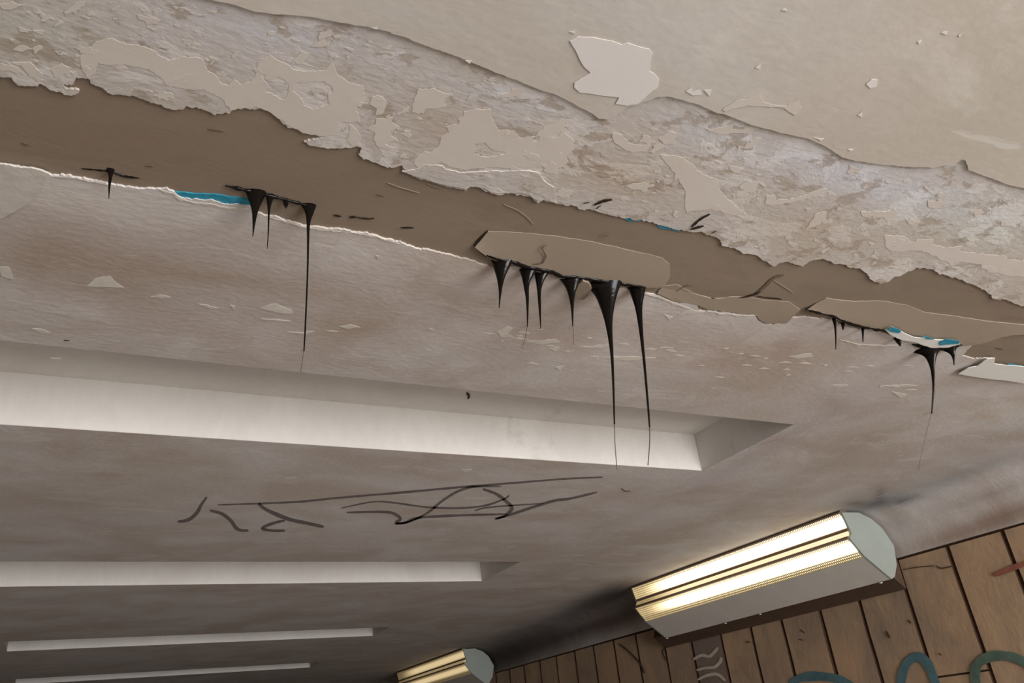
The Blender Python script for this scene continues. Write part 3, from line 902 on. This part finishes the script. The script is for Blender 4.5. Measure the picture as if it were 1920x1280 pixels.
M['lens'] = lens_mat('lit_lens', False, 1.3, 5.0, (.4, .34, .25, 1), .062)
M['rib'] = lens_mat('lit_rib', False, .14, 3.0, (.22, .18, .12, 1), .038)
M['lens_gold'] = lens_mat('lit_lens_gold', True, .55, .95, (.4, .34, .25, 1))
M['rib_gold'] = lens_mat('lit_rib_gold', True, .08, .6, (.22, .18, .12, 1))
M['groove'] = plain('lens_divider', (120, 100, 84), .6, .3)
LF = 2.1 * S
Y1 = 3.1 * S
# cross-section (local x from ceiling line, z) in survey units relative to (0,0,CZ)
TOP = (3.812, .985); G1 = (3.834, .900); G2 = (3.836, .880); G3 = (3.824, .855); G4 = (3.815, .838); BOT = (3.892, .738); TIP = (4.058, .612)


def build_fixture(y_start, lens, labels):
    root = bpy.data.objects.new('light_fitting', None)
    root.location = (0, y_start, 0)
    COL.objects.link(root)
    q = lambda p: (p[0] * S, CZ + p[1] * S)

    def prism(name, pts, y0, y1, mat, closed=True, sm=False):
        n = len(pts)
        v = [(x, y0, z) for x, z in pts] + [(x, y1, z) for x, z in pts]
        f = [(i, (i + 1) % n, n + (i + 1) % n, n + i) for i in range(n if closed else n - 1)]
        if closed:
            f += [tuple(range(n - 1, -1, -1)), tuple(range(n, 2 * n))]
        return mesh(name, v, f, mat, root, sm)
    back = [(4.137, .69), (4.165, .80), (4.11, .90), (4.04, .955), (3.95, .988)]
    # housing: solid body just behind the lens
    ins = lambda p, d=.012: (p[0] + d, p[1])
    prism('housing', [q(ins(TOP)), q(ins(G1)), q(ins(G3)), q(ins(BOT)), q((TIP[0] + .006, TIP[1] + .012))] + [q(b_) for b_ in back], .006, LF - .006, M['white_metal'])
    cap = [TOP, G1, (3.845, .87), G4, BOT, TIP, (4.09, .625)] + back
    for y0, y1 in ((-.006, .006), (LF - .006, LF + .006)):
        prism('end_cap', [q(p) for p in cap], y0, y1, M['white_metal'])
    # lower panel between lens and tip
    d = np.array(q(TIP)) - np.array(q(BOT)); nn = np.array([-d[1], d[0]]) / np.hypot(*d)
    a, b = np.array(q(BOT)), np.array(q(TIP))
    nn = nn if nn[1] < 0 else -nn
    prism('lower_panel', [tuple(a), tuple(b), tuple(b - nn * .008), tuple(a - nn * .008)], .004, LF - .004, M['grey_metal'])

    # lens strips with raised grid
    def strip3(p0, p1, nrow, ncol, name, mat, rib=.0024):
        a, b = np.array(q(p0)), np.array(q(p1))
        e = (b - a) / np.hypot(*(b - a))
        nrm = np.array([e[1], -e[0]])
        if nrm[0] > 0: nrm = -nrm
        o = prism(name, [tuple(a), tuple(b), tuple(b - nrm * .004), tuple(a - nrm * .004)], .008, LF - .008, mat)
        g = []
        L = np.hypot(*(b - a))

        def bar(c0, c1, y0, y1, h):
            p = [a + e * c0, a + e * c1, a + e * c1 + nrm * h, a + e * c0 + nrm * h]
            v = [(x, y0, z) for x, z in p] + [(x, y1, z) for x, z in p]
            g.append((v, [(0, 1, 5, 4), (1, 2, 6, 5), (2, 3, 7, 6), (3, 0, 4, 7), (3, 2, 1, 0), (4, 5, 6, 7)]))
        for i in range(nrow + 1):
            c = L * i / nrow
            bar(max(0, c - rib), min(L, c + rib), .008, LF - .008, .0035)
        for j in range(ncol + 1):
            y = .008 + (LF - .016) * j / ncol
            bar(0, L, y - .0022, y + .0022, .0028)
        v, f = join_geo(g)
        r_ = mesh('prism_grid', v, f, M['rib'] if lens is M['lens'] else M['rib_gold'], o)
        r_['kind'] = 'stuff'
        return o
    strip3(TOP, G1, 6, 150, 'lens', lens)
    prism('divider', [q(G1), q(G2), q((G2[0] + .01, G2[1])), q((G1[0] + .01, G1[1]))], .008, LF - .008, M['groove'])
    strip3(G2, G3, 2, 150, 'lens', lens)
    prism('divider', [q(G3), q(G4), q((G4[0] + .01, G4[1])), q((G3[0] + .01, G3[1]))], .008, LF - .008, M['groove'])
    strip3(G4, BOT, 8, 150, 'lens', lens)
    # dark top edge strip
    prism('top_edge', [q((TOP[0] - .012, TOP[1] + .002)), q(TOP), q((TOP[0] + .06, .998)), q((TOP[0] + .0, .998))], 0, LF, M['groove'])
    # dark brown strip on the wall behind the fitting
    prism('dark_strip', [(XW - .012, CZ + .56 * S), (XW - .012, CZ + .735 * S), (4.14 * S, CZ + .80 * S), (4.085 * S, CZ + .64 * S)], .012, LF + .19 * S, M['brown_strip'])
    for yy in (.05, .84, 1.12, LF - .02):
        c = Vector((q(TIP)[0] - .008, yy, q(TIP)[1] - .004))
        v, f = [], []
        for i in range(8):
            t = i / 8 * 2 * math.pi
            v.append((c[0] + .006 * math.cos(t), c[1] + .009 * math.sin(t), c[2]))
            v.append((c[0] + .004 * math.cos(t), c[1] + .007 * math.sin(t), c[2] - .004))
        f = [(2 * i, 2 * ((i + 1) % 8), 2 * ((i + 1) % 8) + 1, 2 * i + 1) for i in range(8)] + [tuple(2 * i + 1 for i in range(8))]
        mesh('screw', v, f, M['screw'], root)
    tag(root, labels, 'lamp', 'fluorescent fittings in the cove')
    return root


build_fixture(Y1, M['lens'], 'large bright fluorescent light fitting with ribbed lens in the near cove')
build_fixture(Y1 + 5.32 * S, M['lens_gold'], 'small distant golden fluorescent light fitting at the bottom edge')

# ------------------------------------------------------------------ tar drips


def drip(px, widths, label, z0=H, thin=False, flat=.45, group='tar drips hanging from the ceiling joint'):
    """px: centre line root -> tip; widths in pixels; hung in the vertical plane through the root"""
    root = P(*px[0], z0)
    hd = Vector((root.x, root.y, 0)); D = hd.length
    hdn = hd / D
    side = Vector((hdn.y, -hdn.x, 0))
    pp = smooth(px, 6)
    ww = [w for w in smooth([(w, 0) for w in widths], 6)]
    V, Fc = [], []
    NS = 10
    rings_ = []
    for (x, y), (w, _) in zip(pp, ww):
        w = max(w, .8)
        d = Vector(ray(x, y))
        k = D / (d.x * hdn.x + d.y * hdn.y)
        c = Vector((0, 0, CZ)) + d * k
        dist = -(R @ np.array([c.x, c.y, c.z - CZ]))[2]
        r = max(.0004, w * .5 * dist / F)
        rings_.append((c, r))
    # start slightly inside the joint
    c0, r0 = rings_[0]
    rings_.insert(0, (c0 + Vector((0, 0, .006)), r0 * 1.1))
    for i, (c, r) in enumerate(rings_):
        fl = max(flat, min(1.0, .0022 / r))
        for s in range(NS):
            t = s / NS * 2 * math.pi
            V.append(c + side * (r * math.cos(t)) + hdn * (r * fl * math.sin(t)))
    for i in range(len(rings_) - 1):
        for s in range(NS):
            a, b = i * NS + s, i * NS + (s + 1) % NS
            Fc.append((a, b, b + NS, a + NS))
    Fc.append(tuple(range(NS - 1, -1, -1)))
    e = (len(rings_) - 1) * NS
    Fc.append(tuple(range(e, e + NS)))
    o = mesh('tar_drip', V, Fc, M['tar'], None, True)
    tag(o, label, 'tar drip', group)
    return o


def thread(parent, px, w):
    q = drip(px, [w] * len(px), 'x')
    for k in ('label', 'category', 'group'): del q[k]
    q.name = 'thread'
    q.data.materials.clear(); q.data.materials.append(M['thin_tar'])
    q.parent = parent
    return q


d = drip([(207, 320), (207, 330), (205, 350), (204, 372)], [13, 7, 4, 1.2], 'short faint tar drip at far left, alone under the brown joint')
d = drip([(480, 362), (479, 375), (478, 395), (476, 420), (474, 443)], [36, 26, 12, 5, 1.5], 'widest of the left tar drips, beside the blue paint')
d = drip([(507, 368), (505, 380), (504, 400), (503, 435), (501, 466)], [15, 9, 4, 2.5, 1.2], 'thin tar drip just right of the wide one near the blue paint')
d = drip([(536, 376), (536, 383), (536, 390)], [9, 9, 3], 'tiny stub of tar between two left drips')
d = drip([(579, 387), (580, 400), (578, 425), (577, 500), (573, 600), (570, 658)], [26, 15, 6, 3.4, 3.2, 2.6], 'long thin tar drip at left reaching down to the coffer')
thread(d, [(570, 655), (567, 675), (564, 697)], 1.5)
d = drip([(944, 488), (941, 502), (939, 522), (938, 545), (936, 577)], [44, 30, 15, 6, 1.6], 'leftmost short thick tar drip under the mortar slab')
d = drip([(992, 503), (989, 518), (987, 535), (989, 565), (989, 612)], [38, 22, 11, 5.5, 2], 'second tar drip under the mortar slab, webbed to its right neighbour')
thread(d, [(989, 608), (985, 632), (979, 652)], 1.4)
d = drip([(1018, 509), (1013, 524), (1011, 545), (1012, 575), (1014, 616)], [34, 18, 8, 5, 1.6], 'third tar drip under the mortar slab, slim with glossy top')
d = drip([(1070, 520), (1072, 535), (1072, 552), (1073, 575), (1074, 612)], [42, 26, 13, 6, 1.8], 'fourth tar drip under the mortar slab, beside a brown mortar chip')
thread(d, [(1074, 608), (1075, 625), (1075, 645)], 1.2)
d = drip([(1134, 530), (1137, 548), (1139, 575), (1142, 610), (1147, 660), (1150, 720), (1152, 795)], [70, 46, 27, 13, 6.5, 4.5, 3],
         'biggest tar drip, broad black funnel drawn into a very long thread')
thread(d, [(1152, 790), (1153, 830), (1157, 880)], 1.6)
d = drip([(1195, 538), (1196, 552), (1198, 580), (1203, 630), (1209, 690), (1215, 760), (1218, 800)], [34, 26, 13, 7, 5, 4.2, 3],
         'long curved tar drip at the right end of the mortar slab')
thread(d, [(1218, 797), (1218, 830), (1215, 872)], 2)
d = drip([(1565, 594), (1566, 610), (1567, 632), (1567, 655)], [12, 5, 3, 1.5], 'faint tar drip at the left end of the right hand slab')
d = drip([(1580, 603), (1581, 611), (1581, 618)], [9, 6, 3], 'tiny tar stub right of the faint drip')
d = drip([(1618, 614), (1618, 625), (1618, 641)], [7, 4, 2], 'small tar drip midway along the right hand slab')
d = drip([(1745, 651), (1746, 664), (1748, 685), (1750, 710), (1750, 735), (1747, 775)], [62, 26, 10, 5.5, 4, 2.4], 'long tar drip at far right below the curled flake')
thread(d, [(1747, 772), (1740, 800), (1728, 850), (1722, 880)], 1.2)
d = drip([(1780, 650), (1785, 660), (1788, 670), (1789, 684)], [34, 12, 5, 2], 'short tar drip right of the long one below the curled flake')
d = drip([(1682, 632), (1685, 640), (1688, 648)], [14, 9, 3], 'small tar nub under the left tip of the curled flake')


# tar seams the drips hang from
def seam(px, w, label, z=H - .0005, bumps=1.0, seed=0):
    pts = resample(px, 5)
    V, Fc = [], []
    NS = 8
    for i, (x, y) in enumerate(pts):
        t = i / (len(pts) - 1)
        c = P(x, y, z)
        a = P(*pts[max(0, i - 1)], z); b = P(*pts[min(len(pts) - 1, i + 1)], z)
        d_ = (b - a).normalized(); s_ = Vector((-d_.y, d_.x, 0))
        r = w * .5 * (c - Vector((0, 0, CZ))).length / F * (.35 + .65 * min(1, min(t, 1 - t) * 8)) * (1 + bumps * noise.noise(Vector((x / 9, y / 9, seed))))
        r = max(r, .0005)
        for k in range(NS):
            u = k / NS * 2 * math.pi
            V.append(c + s_ * (r * math.cos(u)) + Vector((0, 0, r * .8 * math.sin(u))))
    for i in range(len(pts) - 1):
        for k in range(NS):
            a, b = i * NS + k, i * NS + (k + 1) % NS
            Fc.append((a, b, b + NS, a + NS))
    Fc.append(tuple(range(NS - 1, -1, -1))); e = (len(pts) - 1) * NS; Fc.append(tuple(range(e, e + NS)))
    o = mesh('tar_seam', V, Fc, M['tar'], None, True)
    tag(o, label, 'tar', 'oozing tar seams')
    return o


seam([(153, 316), (175, 318), (207, 321), (232, 330), (262, 334)], 4, 'thin line of tar on the brown joint at far left', bumps=1.6, z=H + .003)
seam([(422, 348), (445, 353), (470, 359), (500, 366), (530, 373), (560, 381), (592, 390)], 7, 'glossy tar seam right of the blue paint', bumps=1.0, z=H)
seam([(912, 478), (930, 485), (965, 492), (985, 500), (1005, 504), (1034, 509), (1050, 517), (1085, 520), (1105, 523), (1165, 532), (1211, 538)], 10,
     'long glossy tar seam under the mortar slab', bumps=.6, z=H - .0045)
seam([(1510, 580), (1540, 588), (1560, 592), (1590, 606), (1630, 615), (1665, 621)], 7, 'dull tar seam under the right hand slab', bumps=.9, z=H - .0035)
seam([(1710, 645), (1740, 651), (1770, 653), (1798, 649)], 8, 'short tar seam below the curled blue flake', bumps=.5)

# loose pieces
o = patch('mortar_chip', [(1080, 536), (1093, 527), (1104, 531), (1110, 541), (1101, 556), (1094, 562), (1082, 561), (1078, 549)], M['band'], z=H - .012, thick=.012, amp=.4, step=5)
o.parent = None
set_tint(o, [])
tag(o, 'brown angular mortar chip hanging between the fourth and biggest tar drips', 'mortar chip')
o = patch('paint_flake', [(1797, 701), (1815, 690), (1831, 686), (1851, 673), (1866, 671), (1864, 682), (1890, 685), (1930, 688), (1935, 722), (1895, 714), (1851, 710), (1820, 705)],
          M['flake'], z=H - .009, thick=.0015, amp=.5, step=5)
o.parent = None
tag(o, 'white peeled paint flake hanging at the right edge', 'paint flake')
# curled flake: white underside, blue upper edge
cf = [(1660, 618), (1672, 613), (1690, 621), (1713, 632), (1735, 634), (1760, 637), (1797, 640), (1801, 645), (1777, 652), (1745, 652), (1717, 642), (1690, 637), (1670, 628)]
o = patch('curled_flake', cf, M['flake'], z=H - .011, thick=.0015, amp=.6, step=4)
o.parent = None
tag(o, 'curled white flake with blue edge above the far right tar drip', 'paint flake')
for pl in ([(1663, 618), (1672, 613), (1690, 620), (1686, 625), (1672, 622)], [(1760, 641), (1775, 636), (1797, 638), (1800, 644), (1780, 646), (1763, 648)],
           [(1728, 629), (1740, 632), (1752, 636), (1738, 636)]):
    patch('blue_edge', pl, M['blue'], z=H - .0125, thick=.001, amp=.5, step=4, parent=o, label='turquoise paint on the flake')
